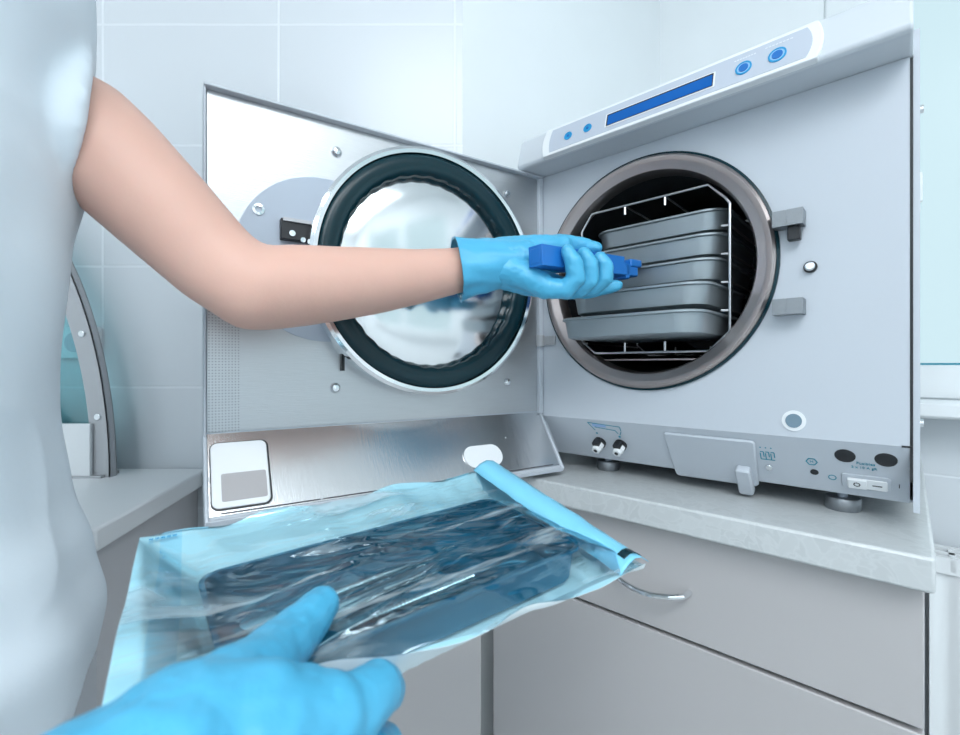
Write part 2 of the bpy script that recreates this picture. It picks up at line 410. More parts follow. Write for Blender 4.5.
# ceiling lights
def ceiling_light(x, y, w, h, power, lbl):
    t = thing('ceiling_light', lbl, 'lamp', (x, y, HR-.055))
    mb = MB(); mb.box(-w/2-.02, w/2+.02, -h/2-.02, h/2+.02, .012, .055); mb.build('lamp_housing', M['white'], t, bevel=.004)
    mb = MB(); mb.box(-w/2, w/2, -h/2, h/2, 0, .012); mb.build('diffuser', M['diff'], t)
    l = bpy.data.lights.new('panel_glow', 'AREA'); l.shape = 'RECTANGLE'; l.size = w; l.size_y = h; l.energy = power; l.color = (.93, .97, 1.0)
    o = bpy.data.objects.new('panel_glow', l); C.objects.link(o); o.location = (0, 0, -.004); o.parent = t
ceiling_light(.0, -.95, 1.2, .6, 14, 'flat white ceiling lamp above the camera')
ceiling_light(-.45, -1.75, 1.2, .6, 13, 'flat white ceiling lamp near the rear wall')
ceiling_light(1.15, -1.3, .6, 1.2, 10, 'flat white ceiling lamp near the right wall')

# ------------------------------------------------------------------ worktops and cabinets
mb = MB()
poly = [UW(-.118, -.058), UW(.458, -.058), UW(.458, .655), UW(-.058, .655)]
mb.prism([(p.x, p.y) for p in poly], CT-.032, CT)
o = mb.build('worktop', M['worktop'], loc=UW(.17, .3, CT-.032), world=True, bevel=.003)
tag(o, 'mottled pale grey laminate worktop under the autoclave', 'worktop')
t = thing('drawer_cabinet', 'grey cabinet with wide drawer and steel bow handle under the autoclave', 'cabinet', UW(0, 0), RZ)
mb = MB(); mb.prism([(-.075, -.012), (.445, -.012), (.445, .64), (-.05, .64)], .09, CT-.0325); mb.build('carcass', M['cab'], t)
mb = MB(); mb.box(-.06, .43, .02, .6, 0, .09); mb.build('plinth', M['shadow'], t)
mb = MB(); mb.box(-.074, .451, -.034, -.014, .733, .862); d = mb.build('drawer', M['cab'], t, bevel=.0015)
mb = MB(); pts = [(.150, -.034, .792), (.153, -.05, .7915)]+[(.153+.088*i/10, -.052-.008*math.sin(PI*i/10), .7915-.006*math.sin(PI*i/10)) for i in range(1, 10)]+[(.241, -.05, .7915), (.244, -.034, .792)]
mb.tube(pts, .0035, 10); mb.build('handle', M['chrome'], d)
mb = MB(); mb.box(-.074, .451, -.034, -.014, .095, .728); d = mb.build('cabinet_door', M['cab'], t, bevel=.0015)
# middle filler unit below the open door
t = thing('base_cabinet', 'plain grey base cabinet facing the camera between the two worktops', 'cabinet', (-.23, .78, 0))
mb = MB(); mb.box(-.225, .232, -.003, .015, .09, .860); mb.build('cabinet_door', M['cab'], t, bevel=.0015)
mb = MB(); mb.box(-.225, .20, .0, .016, 0, .09); mb.build('plinth', M['shadow'], t)
mb = MB(); mb.box(-.228, .20, -.008, .018, .862, .893); mb.build('counter_top', M['worktopw'], t)
# left worktop and cabinet
HL = HC-.175
ea, eb = Vector((-.466, .797)), Vector((-.412, .50))
mb = MB(); mb.prism([(-1.245, .50), (eb.x, eb.y), (ea.x, ea.y), (-1.245, .797)], HL-.026, HL)
o = mb.build('worktop', M['worktopw'], loc=(-.8, .65, HL-.026), world=True, bevel=.003)
tag(o, 'plain white worktop on the left below the tiled wall', 'worktop')
t = thing('side_cabinet', 'pale grey cabinet under the white left worktop', 'cabinet', (-.8, .65, 0))
mb = MB(); mb.prism([(-1.24, .52), (eb.x-.016, .52), (ea.x-.016, .795), (-1.24, .795)], .09, HL-.0265); mb.build('carcass', M['cabw'], t, world=True)
mb = MB(); mb.prism([(-1.24, .56), (eb.x-.05, .56), (ea.x-.04, .795), (-1.24, .795)], 0, .09); mb.build('plinth', M['shadow'], t, world=True)

# wall socket
t = thing('wall_socket', 'white wall socket on the tiles behind the arched glass cabinet', 'socket', (-.685, .8, HC+.04))
mb = MB(); mb.prism(rrect(.075, .055, .008), 0, .012, frame_m((0, 0, 0), (1, 0, 0), (0, 0, 1), (0, -1, 0))); mb.build('cover_plate', M['sock'], t, bevel=.002)
mb = MB(); mb.cyl(.017, .012, .0135, frame_m((0, 0, 0), (1, 0, 0), (0, 0, 1), (0, -1, 0))); mb.build('socket_well', M['panelgrey'], t)
# arched glass cabinet on the left worktop
t = thing('glass_cabinet', 'arched steel-framed glass cabinet on the white left worktop', 'cabinet', (-.87, .74, HL))
def arc(rx, rz_, n=28, a0=0, a1=90): return [(rx*math.cos(math.radians(a0+(a1-a0)*i/n)), rz_*math.sin(math.radians(a0+(a1-a0)*i/n))) for i in range(n+1)]
pr = arc(.288, .520)+arc(.259, .474)[::-1]
mb = MB(); mb.prism(pr, -.007, -.005, frame_m((0, 0, 0), (1, 0, 0), (0, 0, 1), (0, -1, 0))); mb.prism(pr, .005, .007, frame_m((0, 0, 0), (1, 0, 0), (0, 0, 1), (0, -1, 0)))
pr2 = arc(.288, .520)+arc(.286, .518)[::-1]
mb.prism(pr2, -.007, .007, frame_m((0, 0, 0), (1, 0, 0), (0, 0, 1), (0, -1, 0)))
mb.build('arch_frame', M['steelarch'], t)
mb = MB(); mb.prism([(0, .01)]+arc(.261, .476)+[(0, .476)], -.003, .0, frame_m((0, 0, 0), (1, 0, 0), (0, 0, 1), (0, -1, 0))); mb.build('glass_side', M['hood'], t)
for ang in (11, 27, 42):
    x, z =   .274*math.cos(math.radians(ang)), .497*math.sin(math.radians(ang))
    mb = MB(); mb.cyl(.0055, .007, .0095, frame_m((x, 0, z), (1, 0, 0), (0, 0, 1), (0, -1, 0)), 12); mb.build('screw', M['chrome'], t, bevel=.001)
mb = MB(); mb.prism([(.262, 0), (.262, .085), (.215, .085), (.135, .185), (.118, .185), (.118, .15), (.20, .045), (.215, .012), (.15, .012), (.15, 0)], .008, .014, frame_m((0, 0, 0), (1, 0, 0), (0, 0, 1), (0, -1, 0)))
mb.build('bracket', M['white'], t, bevel=.001)
mb = MB(); mb.prism([(.10, 0), (.245, .005), (.25, .03), (.21, .035), (.17, .09), (.10, .13)], .0002, .0078, frame_m((0, 0, 0), (1, 0, 0), (0, 0, 1), (0, -1, 0)))
mb.build('hinge_cover', M['black'], t, bevel=.002)
mb = MB(); mb.box(-.2, .28, -.015, .022, 0, .004); mb.build('base_rail', M['steelarch'], t)

# ------------------------------------------------------------------ the autoclave
AU = thing('autoclave', 'white benchtop autoclave with its round door open on the grey worktop', 'autoclave', (O.x, O.y, CT), RZ)
PW, ZT, ZK, ZB = .441, .473, .088, .023
FM = lambda u, z, w=0: frame_m((u, w, z), (1, 0, 0), (0, 0, 1), (0, -1, 0))
kn = math.hypot(.045, ZK-ZB); sy, sz = -.045/kn, (ZK-ZB)/kn
def LM(u, z, off=0):
    w = (ZK-z)*.045/(ZK-ZB); n = (0, -sz, sy)
    return frame_m((u, w+n[1]*off, z+n[2]*off), (1, 0, 0), (0, sy, sz), n)
rc = (.172, .295); R = .157
# housing
mb = MB()
mb.box(.003, .006, .006, .52, ZB+.002, .50); mb.box(.4435, .4485, .004, .52, ZB, .50); mb.box(.003, .448, .517, .52, ZB, .50); mb.box(.003, .448, .05, .52, ZB, ZB+.003)
mb.prism([(.004, ZK), (.052, ZB), (.06, ZB), (.06, ZK)], .4435, .4485, frame_m((0, 0, 0), (0, 1, 0), (0, 0, 1), (1, 0, 0)))
mb.build('housing', M['case'], AU)
mb = MB(); mb.box(.4412, .4434, .003, .03, ZB+.03, ZT); mb.build('side_seam', M['black'], AU)
for z in (.43, .11):
    mb = MB(); mb.cyl(.004, 0, .003, frame_m((.4485, .03, z), (0, 1, 0), (0, 0, 1), (1, 0, 0)), 12); mb.build('side_screw', M['chrome'], AU)
# front panel with round opening
mb = MB(); n = 96; inner = []; outer = []
for i in range(n):
    a = 2*PI*i/n; dx, dz = math.cos(a), math.sin(a)
    inner.append((rc[0]+(R+.002)*dx, rc[1]+(R+.002)*dz))
    ts = []
    if dx > 1e-9: ts.append((PW-rc[0])/dx)
    if dx < -1e-9: ts.append(-rc[0]/dx)
    if dz > 1e-9: ts.append((ZT-rc[1])/dz)
    if dz < -1e-9: ts.append((ZK-rc[1])/dz)
    tt = min(ts); outer.append([rc[0]+tt*dx, rc[1]+tt*dz])
for cxx, czz in ((0, ZT), (PW, ZT), (0, ZK), (PW, ZK)):
    k = min(range(n), key=lambda i: (outer[i][0]-cxx)**2+(outer[i][1]-czz)**2); outer[k] = [cxx, czz]
mb.rings([[(x, .004, z) for x, z in inner], [(x, 0, z) for x, z in inner], [(x, 0, z) for x, z in outer], [(x, .004, z) for x, z in outer]], closed=True)
mb.build('front_panel', M['case'], AU)
mb = MB(); mb.box(0, PW, 0, kn, 0, .004, frame_m((0, .0, ZK), (1, 0, 0), (0, -sy, -sz), (0, -sz, sy)) @ Matrix.Translation((0, 0, -.004)))
lower = mb.build('lower_panel', M['case'], AU)
mb = MB(); mb.box(PW-.006, PW+.002, -.0008, .002, ZK-.001, ZK+.001); mb.build('panel_seam', M['black'], AU)
# lip and chamber
mb = MB(); mb.lathe([(R+.001, -.002), (R, .006), (R-.003, .009), (R-.008, .0085), (R-.010, .0075), (R-.019, .0035), (R-.0215, -.002), (R-.0215, -.02), (R, -.02)], FM(*rc), 96, closed=True)
mb.build('chamber_lip', M['lip'], AU, angle=25)
mb = MB(); mb.lathe([(R+.0035, .0), (R+.0035, .003), (R+.0005, .005), (R+.0005, 0)], FM(*rc), 96, closed=True); mb.build('lip_seal', M['gasket'], AU)
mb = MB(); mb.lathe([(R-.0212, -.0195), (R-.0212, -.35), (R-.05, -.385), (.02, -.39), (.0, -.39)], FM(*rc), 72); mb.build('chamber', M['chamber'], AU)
mb = MB(); mb.prism([(.05, .0), (.29, .0), (.29, .28), (.05, .28)], 0, .002, frame_m((0, .015, .176), (1, 0, 0), (0, 1, 0), (0, 0, 1))); mb.build('chamber_shelf', M['lip'], AU)
# control cap
prof = [(.008, .4735), (-.046, .4735), (-.050, .477), (-.050, .482), (-.040, .518), (-.034, .524), (.0, .532), (.30, .540), (.50, .538), (.525, .52), (.525, .4735)]
mb = MB(); mb.prism(prof, -.010, .4435, frame_m((0, 0, 0), (0, 1, 0), (0, 0, 1), (1, 0, 0))); cap = mb.build('top_cover', M['capm'], AU, bevel=.0025)
fn = Vector((0, -.036, .010)).normalized()   # face normal (out, slightly up)
fy = Vector((0, .010, .036)).normalized(); fn = Vector((1, 0, 0)).cross(fy)
def CM(u, z, off=0):
    w = -.050+(z-.482)*.010/.036
    o = Vector((u, w, z))+fn*off
    return frame_m(o, (1, 0, 0), fy, fn)
def lens(u0, u1, z0, z1, bl, br, n=8):
    c = ((u0+u1)/2, (z0+z1)/2); pts = []
    h = (z1-z0)/2
    for i in range(n+1):
        a = -1+2*i/n; pts.append((u1+br*(1-a*a)-c[0], a*h))
    for i in range(n+1):
        a = 1-2*i/n; pts.append((u0-bl*(1-a*a)-c[0], a*h))
    return c, pts
c, pts = lens(.0415, .3725, .4750, .5210, .005, .005); mb = MB(); mb.prism(pts, -.006, .003, CM(*c)); mb.build('panel_bezel', M['white'], AU, bevel=.0012)
c, pts = lens(.0525, .3635, .4795, .5165, .003, .005); mb = MB(); mb.prism(pts, .002, .0034, CM(*c)); kp = mb.build('control_panel', M['panelgrey'], AU)
lc = (.2085, .4960)
mb = MB(); mb.prism(rrect(.137, .0205, .001), .0035, .0040, CM(*lc)); mb.build('display_bezel', M['white'], kp)
mb = MB(); mb.prism(rrect(.133, .0175, .0005), .0040, .0044, CM(*lc)); mb.build('display_border', M['black'], kp)
mb = MB(); mb.prism(rrect(.130, .0145, .0005), .0044, .0048, CM(lc[0]+.0005, lc[1]-.0008)); mb.build('display', M['lcd'], kp)
for u, r, z in ((.0820, .0062, .4960), (.1130, .0062, .4965), (.306, .0082, .4960), (.338, .0085, .4960)):
    m = CM(u, z)
    mb = MB(); mb.lathe([(r, .0034), (r, .0044), (r-.0016, .0044), (r-.0016, .0034)], m, 32, closed=True); k = mb.build('key', M['cyan'], kp)
    mb = MB(); mb.cyl(r-.0016, .0034, .0039, m); mb.build('key_field', M['cyan'] if r < .007 else M['sky'], kp)
    mb = MB(); mb.cyl(r-.0034 if r > .007 else .002, .0034, .0046, m); mb.build('key_centre', M['deep'] if u != .1127 else M['white'], kp)
mb = MB()
for u, z, s in ((.307, .5090, .022), (.339, .5100, .026)):
    for k in range(8): mb.box(-s/2+k*s/8, -s/2+(k+.75)*s/8, -.0006, .0006, .0034, .0036, CM(u, z))
mb.build('key_caption', M['ltext'], kp)
# latch blocks, pin, sensor
for z, plug in ((.331, True), (.2335, False)):
    mb = MB()
    mb.box(-.0145, .0145, -.0085, .0085, 0, .020, FM(.342, z)); mb.box(-.0145, -.002, -.0087, .0088, .0201, .0205, FM(.342, z)); mb.box(-.0008, .0145, -.0087, .0088, .0201, .0205, FM(.342, z))
    lb = mb.build('latch_block', M['knurl'], AU, bevel=.001)
    if plug:
        mb = MB(); mb.box(-.001, .011, -.024, -.0085, .004, .014, FM(.342, z)); mb.cyl(.003, .004, .012, FM(.345, z-.012)); mb.build('rubber_stop', M['black'], lb, bevel=.001)
mb = MB(); mb.cyl(.0065, 0, .002, FM(.3605, .277)); lb = mb.build('pin_collar', M['black'], AU)
mb = MB(); mb.cyl(.005, .002, .008, FM(.3605, .277)); mb.build('locking_pin', M['chrome'], AU, bevel=.0015)
mb = MB(); mb.cyl(.0115, 0, .0012, FM(.3451, .1065), 40); mb.build('vent_surround', M['white'], AU)
mb = MB(); mb.cyl(.0078, .0012, .0022, FM(.3451, .1065), 32); mb.build('vent_cap', mat('blue_grey_vent', (.17, .26, .33), .5), AU)
# lower panel fittings
for u in (.0925, .1262):
    m = LM(u, .0520)
    mb = MB(); mb.cyl(.0095, 0, .004, m, 24); f = mb.build('drain_port', M['black'], AU)
    mb = MB(); mb.cyl(.0084, .004, .012, m @ Matrix.Translation((0, -.0015, 0)), 6); mb.build('white_nut', M['white'], f, bevel=.001)
    mb = MB(); mb.cyl(.0072, .012, .019, m @ Matrix.Translation((0, -.0015, 0)), 6, .0068); mb.build('nozzle', M['white'], f, bevel=.001)
    mb = MB(); mb.cyl(.0028, .019, .0194, m @ Matrix.Translation((0, -.0015, 0)), 16); mb.build('nozzle_bore', M['black'], f)
    mb = MB(); mb.box(-.0055, .0055, .0035, .0095, .004, .0145, m); mb.build('clip', M['black'], f, bevel=.001)
mb = MB()
def ink(mb, u0, z0, u1, z1, wd, M_=LM):
    a, b = Vector((u0, z0)), Vector((u1, z1)); d = (b-a); L = d.length; ang = math.atan2(d.y, d.x)
    mb.box(0, L, -wd/2, wd/2, .0001, .0004, M_(u0, z0) @ Matrix.Rotation(ang, 4, 'Z'))
u0 = .0835
for s in ((.083, .083, .1335, .0795), (.083, .083, .0915, .0685), (.092, .0765, .125, .0730), (.1335, .0795, .1335, .0730), (.125, .073, .1275, .068), (.1335, .073, .1300, .066)): ink(mb, *s, .0012)
mb.cyl(.0016, .0001, .0005, LM(.0925, .0665), 12); mb.cyl(.0018, .0001, .0005, LM(.1285, .0645), 12)
mb.build('flow_diagram', M['teal'], AU)
mb = MB(); mb.box(.0, .022, -.0028, .0028, .0001, .0004, LM(.0895, .0795)); mb.build('diagram_field', mat('pale_blue_print', (.30, .45, .70), .5), AU)
# cover flap with tab
mb = MB(); m = LM(.2515, .0485)
pts = [(-.052, .038), (.051, .038), (.054, .035), (.050, -.034), (.047, -.038), (-.050, -.040), (-.053, -.036), (-.055, .035)]
mb.prism(pts, 0, .004, m); fl = mb.build('filter_cover', M['case'], AU, bevel=.0018)
mb = MB(); mb.prism(rrect(.017, .042, .004), .003, .014, LM(.288, .0285)); mb.build('pull_tab', M['case'], fl, bevel=.002)
for u, z in ((.3155, .0455),):
    mb = MB(); mb.cyl(.0042, 0, .0025, LM(u, z), 16); s = mb.build('vent_screw', M['chrome'], AU, bevel=.0008)
mb = MB()
for k in range(3):
    u = .3085+k*.0055
    ink(mb, u, .0555, u, .0655, .0011); ink(mb, u, .0655, u+.0035, .0655, .0011); ink(mb, u+.0035, .0655, u+.0035, .0575, .0011)
    mb.cyl(.0009, .0001, .0004, LM(u+.001, .071), 8)
ink(mb, .3085, .0555, .323, .0555, .0011)
mb.build('steam_symbol', M['teal'], AU)
mb = MB(); mb.lathe([(.0058, .0001), (.0058, .0005), (.0046, .0005), (.0046, .0001)], LM(.3590, .0595), 6, closed=True); text_into(mb, 'H', .005, LM(.3590, .0595, .0003)); mb.build('ring_symbol', M['teal'], AU)
mb = MB(); mb.cyl(.0040, 0, .0008, LM(.3605, .0465), 24); mb.build('socket_dot', M['black'], AU)
mb = MB(); mb.lathe([(.0038, .0001), (.0038, .0005), (.0030, .0005), (.0030, .0001)], LM(.3768, .0425), 24, closed=True); mb.build('small_ring', M['teal'], AU)
for u, z in ((.3895, .0712), (.4229, .0712)):
    mb = MB(); mb.lathe([(.0, .0012), (.0078, .0012), (.0090, .0006), (.0092, 0)], LM(u, z), 40); mb.build('fuse_cap', M['black'], AU)
mb = MB(); text_into(mb, 'Fusibles', .0050, LM(.4065, .0640, .0003)); text_into(mb, '2 x 10 A gR', .0045, LM(.4050, .0590, .0003)); mb.build('fuse_print', M['teal'], AU)
mb = MB(); mb.prism(rrect(.042, .021, .003), 0, .0016, LM(.4060, .0420)); sw = mb.build('power_switch', M['case'], AU, bevel=.0006)
mb = MB(); mb.prism(rrect(.034, .014, .002), .0016, .0032, LM(.4070, .0410)); mb.box(-.016, .0, -.0065, .0065, .0032, .0048, LM(.4070, .0410)); mb.build('rocker', M['white'], sw, bevel=.0006)
mb = MB(); text_into(mb, 'O', .0085, LM(.3985, .0410, .0050)); mb.box(-.004, .004, -.0006, .0006, .0033, .0036, LM(.4155, .0410)); mb.build('rocker_print', M['black'], sw)
mb = MB(); mb.box(-.0004, .0004, -.0028, .0028, .0001, .0004, LM(.4330, .0420)); mb.build('panel_tick', M['black'], AU)
# feet
for u, w in ((.383, .068), (.080, .075), (.383, .46), (.06, .46)):
    mb = MB(); mb.lathe([(.0, .0), (.0165, 0), (.0175, .002), (.0175, .013), (.0165, .0145), (.0, .0145)], Matrix.Translation((u, w, 0)), 32); f = mb.build('foot', M['knurl'], AU)
    mb = MB(); mb.cyl(.005, .0145, .027, Matrix.Translation((u, w, 0)), 12); mb.build('foot_stem', M['platem'], f)

# ------------------------------------------------------------------ the door (opened 105 degrees)
prof = [(-.032, .471), (-.032, .088), (.022, .006), (.050, .008), (.0525, .0135), (-.0015, .094), (-.0015, .471)]
mb = MB(); XM = frame_m((0, 0, 0), (0, 1, 0), (0, 0, 1), (1, 0, 0))
mb.prism(prof, .004, .470, XM)
mb.box(.002, .4725, -.032, .009, .4695, .4725)                       # top flange
mb.box(.4700, .4725, -.032, .006, .092, .4695)                       # free edge
mb.box(.000, .0080, -.010, .006, .092, .4695)                        # hinge edge
rim = [(-.0015, .096), (.003, .094), (.0570, .0135), (.054, .0075), (.020, .004), (-.032, .086)]
mb.prism(rim, .4695, .4730, XM); mb.prism(rim, .001, .0055, XM)
mb.prism([(.0520, .0150), (.0565, .0140), (.0540, .0075), (.045, .0065)], .001, .473, XM)
DO = mb.build('door', M['case'], AU, bevel=.001)
DO.rotation_euler = (0, 0, math.radians(-105))
DM = lambda x, z, y=0: frame_m((x, y, z), (-1, 0, 0), (0, 0, 1), (0, 1, 0))
mb = MB(); mb.box(.0085, .4690, -.0014, .0, .0955, .4690); mb.build('inner_sheet', M['steel'], DO)
kd = math.hypot(.054, .0805); q = (.054/kd, -.0805/kd)                # down the flap: (dy, dz)
def KM(x, s, off=0):                                                  # s = distance down the flap from the kink
    n = (-q[1], q[0]); y, z = -.0015+q[0]*s, .094+q[1]*s
    return frame_m((x, y+n[0]*off, z+n[1]*off), (-1, 0, 0), (0, -q[0], -q[1]), (0, n[0], n[1]))
mb = MB(); mb.box(-.4690+.2385, -.0065+.2385, -.0935, -.0015, 0, .0014, KM(.2385, 0)); mb.build('deflector_sheet', M['steelflap'], DO)
mb = MB(); mb.prism(rrect(.058, .076, .008), .0014, .0020, KM(.4385, .0505)); p = mb.build('handle_recess', M['black'], DO)
mb = MB(); mb.prism(rrect(.055, .073, .007), .0014, .0034, KM(.4390, .0500)); mb.build('handle_plate', M['white'], p, bevel=.0012) if False else mb.build('handle_plate', M['white'], DO, bevel=.0012)
mb = MB(); mb.prism(rrect(.043, .030, .002), .0034, .0040, KM(.4360, .0650)); mb.build('handle_label', mat('grey_window', (.40, .39, .40), .4), DO)
mb = MB(); mb.prism(rrect(.066, .036, .017, 10), .0014, .0022, KM(.134, .0640)); mb.build('oval_slot_rim', M['steelflap'], DO)
mb = MB(); mb.prism(rrect(.062, .032, .0155, 10), .0022, .0030, KM(.1345, .0645)); mb.build('oval_slot', M['white'], DO)
for i in range(5):
    mb = MB(); mb.cyl(.0016, .0012, .0024, KM(.03+.11*i if i else .085, .091 if i else .04), 10); mb.build('rivet', M['chrome'], DO)
mb = MB(); mb.box(-.22, .22, -.0007, .0007, .0014, .0018, KM(.2385, .0915)); mb.build('deflector_gap', M['shadow'], DO)
# disc plate, latch, screws
mb = MB(); mb.cyl(.1, 0, .0025, DM(.343, .298), 72); mb.build('disc_plate', M['platem'], DO)
for x, z in ((.3295, .435), (.3310, .1406), (.068, .4345), (.068, .1432)):
    mb = MB(); mb.lathe([(0, .0045), (.004, .004), (.0062, .0015), (.0066, 0)], DM(x, z), 20)
    mb.build('screw', M['chrome'], DO)
mb = MB(); mb.lathe([(.0065, 0), (.0065, .004), (.0035, .0045), (.003, .001), (0, .001)], DM(.4186, .3467), 20); mb.build('bolt_socket', M['chrome'], DO)
mb = MB(); mb.box(-.022, .016, -.012, .012, .0, .012, DM(.374, .327)); lt = mb.build('latch_box', M['black'], DO, bevel=.001)
mb = MB(); mb.box(-.020, .015, .0085, .0125, .0, .0145, DM(.374, .327)); mb.build('latch_plate', M['steelarch'], DO)
mb = MB(); mb.cyl(.0035, .012, .0145, DM(.384, .322), 12); mb.cyl(.003, .012, .0145, DM(.372, .316), 12); mb.build('latch_screw', M['chrome'], DO)
mb = MB(); mb.box(-.002, .002, -.012, .012, 0, .006, DM(.323, .174)); mb.build('stop_clip', M['black'], DO)
dc = (.2075, .2925); DR = .1625
mb = MB(); mb.lathe([(DR-.002, 0), (DR-.002, .012), (DR-.006, .013), (DR-.006, .019), (DR, .020), (DR, .034), (DR-.004, .0365), (DR-.0085, .0355), (DR-.0085, 0)], DM(*dc), 128, closed=True); mb.build('door_ring', M['chrome'], DO)
# gasket with scalloped inner edge
mb = MB(); n = 288; rg = []
prof = [(DR-.0087, .030), (DR-.0105, .0350), (DR-.017, .0368), (DR-.0245, .0370), (DR-.0265, .0362), (DR-.0285, .0368)]
for r, z in prof: rg.append([(r*math.cos(2*PI*i/n), r*math.sin(2*PI*i/n), z) for i in range(n)])
for k, (dr, z) in enumerate(((.0315, .0360), (.0355, .0330), (.0362, .0290), (.0362, .0200))):
    rg.append([((DR-dr+.0007*math.sin(36*2*PI*i/n)*(k > 0))*math.cos(2*PI*i/n), (DR-dr+.0007*math.sin(36*2*PI*i/n)*(k > 0))*math.sin(2*PI*i/n), z) for i in range(n)])
rg.append([((DR-.0087)*math.cos(2*PI*i/n), (DR-.0087)*math.sin(2*PI*i/n), .02) for i in range(n)])
mb.rings(rg, DM(*dc), closed=True); mb.build('door_gasket', M['gasket'], DO, angle=60)
mb = MB(); mb.lathe([(DR-.034, .022), (DR-.039, .0235), (.10, .0265), (.06, .0292), (.02, .0305), (0, .0306)], DM(*dc), 128); mb.build('door_plate', M['mirror'], DO, angle=60)
# hinge arms between the door and the housing
for z in (.2085,):
    mb = MB(); mb.box(-.026, .03, -.006, -.001, z-.007, z+.007); mb.cyl(.007, z-.009, z+.009, Matrix.Translation((.003, -.006, 0)), 16)
    mb.build('hinge_arm', M['steelarch'], AU, bevel=.001)

# ------------------------------------------------------------------ rack and trays in the chamber
rw = .05; zc = -.168+HC-CT         # = 0 : machine-local height 0 is the worktop
z0r, z1r = .019+.168, .2455+.168
t = thing('tray_rack', 'steel wire rack inside the round chamber holding the trays', 'rack', UW(.176, .10, CT+.18), RZ)
def rl(u, z): return (u-.176, z-.18)
for wq in (-.096, .10):
    oc = [rl(*p) for p in ((.0735, .206), (.0735, .372), (.090, .396), (.2535, .397), (.2735, .376), (.2786, .368), (.2786, .211), (.2545, .187), (.095, .187))]
    mb = MB(); mb.tube([(x, wq, z) for x, z in oc], .0016, 8, closed=True); mb.build('wire_frame', M['wire'], t)
for u in (.1424, .1992):
    for za, zb in ((.396, .384), (.187, .201)):
        x, z = rl(u, za); mb = MB(); mb.tube([(x, -.096, z+(zb-za)), (x, -.096, z), (x, .10, z), (x, .10, z+(zb-za))], .0014, 6)
        mb.build('cross_wire', M['wire'], t)
for k in range(5):
    zt = .3737-k*.0351-.0315
    for u, sg in ((.0745, 1), (.2776, -1)):
        x, z = rl(u, zt)
        mb = MB(); mb.tube([(x+sg*.009, -.096, z), (x, -.094, z), (x, .10, z)], .0014, 6); mb.build('tray_runner', M['wire'], t)
def rr3(w, d, r, z, cx=0, cy=0): return [(x, y, z) for x, y in rrect(w, d, r, 6, cx, cy)]
WT, DT, HT = .192, .20, .028
def tray_mesh():
    mb = MB(); cy = DT/2
    mb.rings([rr3(WT-.022, DT-.022, .022, 0, 0, cy), rr3(WT-.014, DT-.014, .026, .002, 0, cy), rr3(WT-.007, DT-.007, .028, HT-.004, 0, cy), rr3(WT, DT, .031, HT-.003, 0, cy), rr3(WT, DT, .031, HT-.0008, 0, cy),
              rr3(WT-.002, DT-.002, .030, HT, 0, cy), rr3(WT-.010, DT-.010, .027, HT-.001, 0, cy), rr3(WT-.018, DT-.018, .024, .004, 0, cy), rr3(WT-.03, DT-.03, .018, .0025, 0, cy)])
    return mb
names = ['topmost steel tray in the chamber rack', 'second steel tray from the top of the chamber rack', 'middle steel tray in the rack, the one gripped by the blue lifter',
         'second lowest steel tray of the rack, slightly pulled out', 'lowest steel tray of the rack, pulled out farthest']
first = None
for k, wf in enumerate((.022, .006, -.014, -.054, -.080)):
    zt = .3737-k*.0351
    lc_ = UW(.1745, wf, CT+zt-HT)
    if first is None: o = first = tray_mesh().build('steel_tray', M['tray'], loc=lc_, rz=RZ, angle=28)
    else:
        o = first.copy(); C.objects.link(o); o.location = lc_
    tag(o, names[k], 'tray', 'steel trays stacked in the chamber rack')

# ------------------------------------------------------------------ the person
person = thing('person', 'person in pale t-shirt and blue gloves at the left, one arm reaching to the autoclave', 'person', (-.43, .27, 0))
H = lambda x, y, z: Vector((x, y, HC+z))
elbow = (P(254, 290, .435), .039)
farm = [(H(-.47, .29, .29), .052), (P(81, 132, .402)-Vector((.76, .65, -.1))*.07, .048), (P(84, 134, .402), .0485), (P(110, 158, .405), .0480), (P(165, 212, .415), .0445), (P(215, 262, .428), .0405), elbow,
        (P(292, 286.5, .455), .0405), (P(335, 284, .475), .0382), (P(375, 281, .495), .0352), (P(415, 277, .52), .0310), (P(455, 271, .545), .0268), (P(480, 266, .555), .026)]
nearm = [(H(-.45, .13, .29), .052), (H(-.47, .09, .10), .045), (H(-.45, .02, -.13), .038), (H(-.33, .05, -.17), .037), (H(-.215, .09, -.162), .030), (H(-.160, .115, -.150), .027)]
torso = [[(H(-.455, .27+s*.06, -.25), .10), (H(-.455, .27+s*.06, -.05), .09), (H(-.455, .27+s*.075, .12), .095), (H(-.455, .27+s*.07, .25), .075), (H(-.45, .27+s*.03, .34), .05)] for s in (-1, 0, 1)]
neck = [(H(-.45, .27, .33), .052), (H(-.44, .27, .44), .048)]
head = [(H(-.42, .27, 0.560), .082), (H(-.445, .27, 0.580), .086)]; jaw = [(H(-.405, .27, 0.490), .055), (H(-.42, .27, 0.540), .07)]
nose = [(H(-.335, .27, 0.545), .008), (H(-.318, .27, 0.522), .011)]
ears = [[(H(-.43, .27+s*.084, 0.550), .012), (H(-.43, .27+s*.086, 0.525), .009)] for s in (-1, 1)]
lips = [[(H(-.338, .255, 0.497), .007), (H(-.334, .27, 0.497), .008), (H(-.338, .285, 0.497), .007)]]
legs = [[(H(-.455, .27+s*.085, -.28), .085), (H(-.45, .27+s*.09, -.60), .058), (H(-.46, .27+s*.09, -.78), .05), (H(-.465, .27+s*.09, -1.0), .036)] for s in (-1, 1)]
chains = torso+[neck, head, jaw, nose, farm, nearm]+ears+lips+legs
flesh('body', chains, .0048, M['skin'], person, smooth=8)
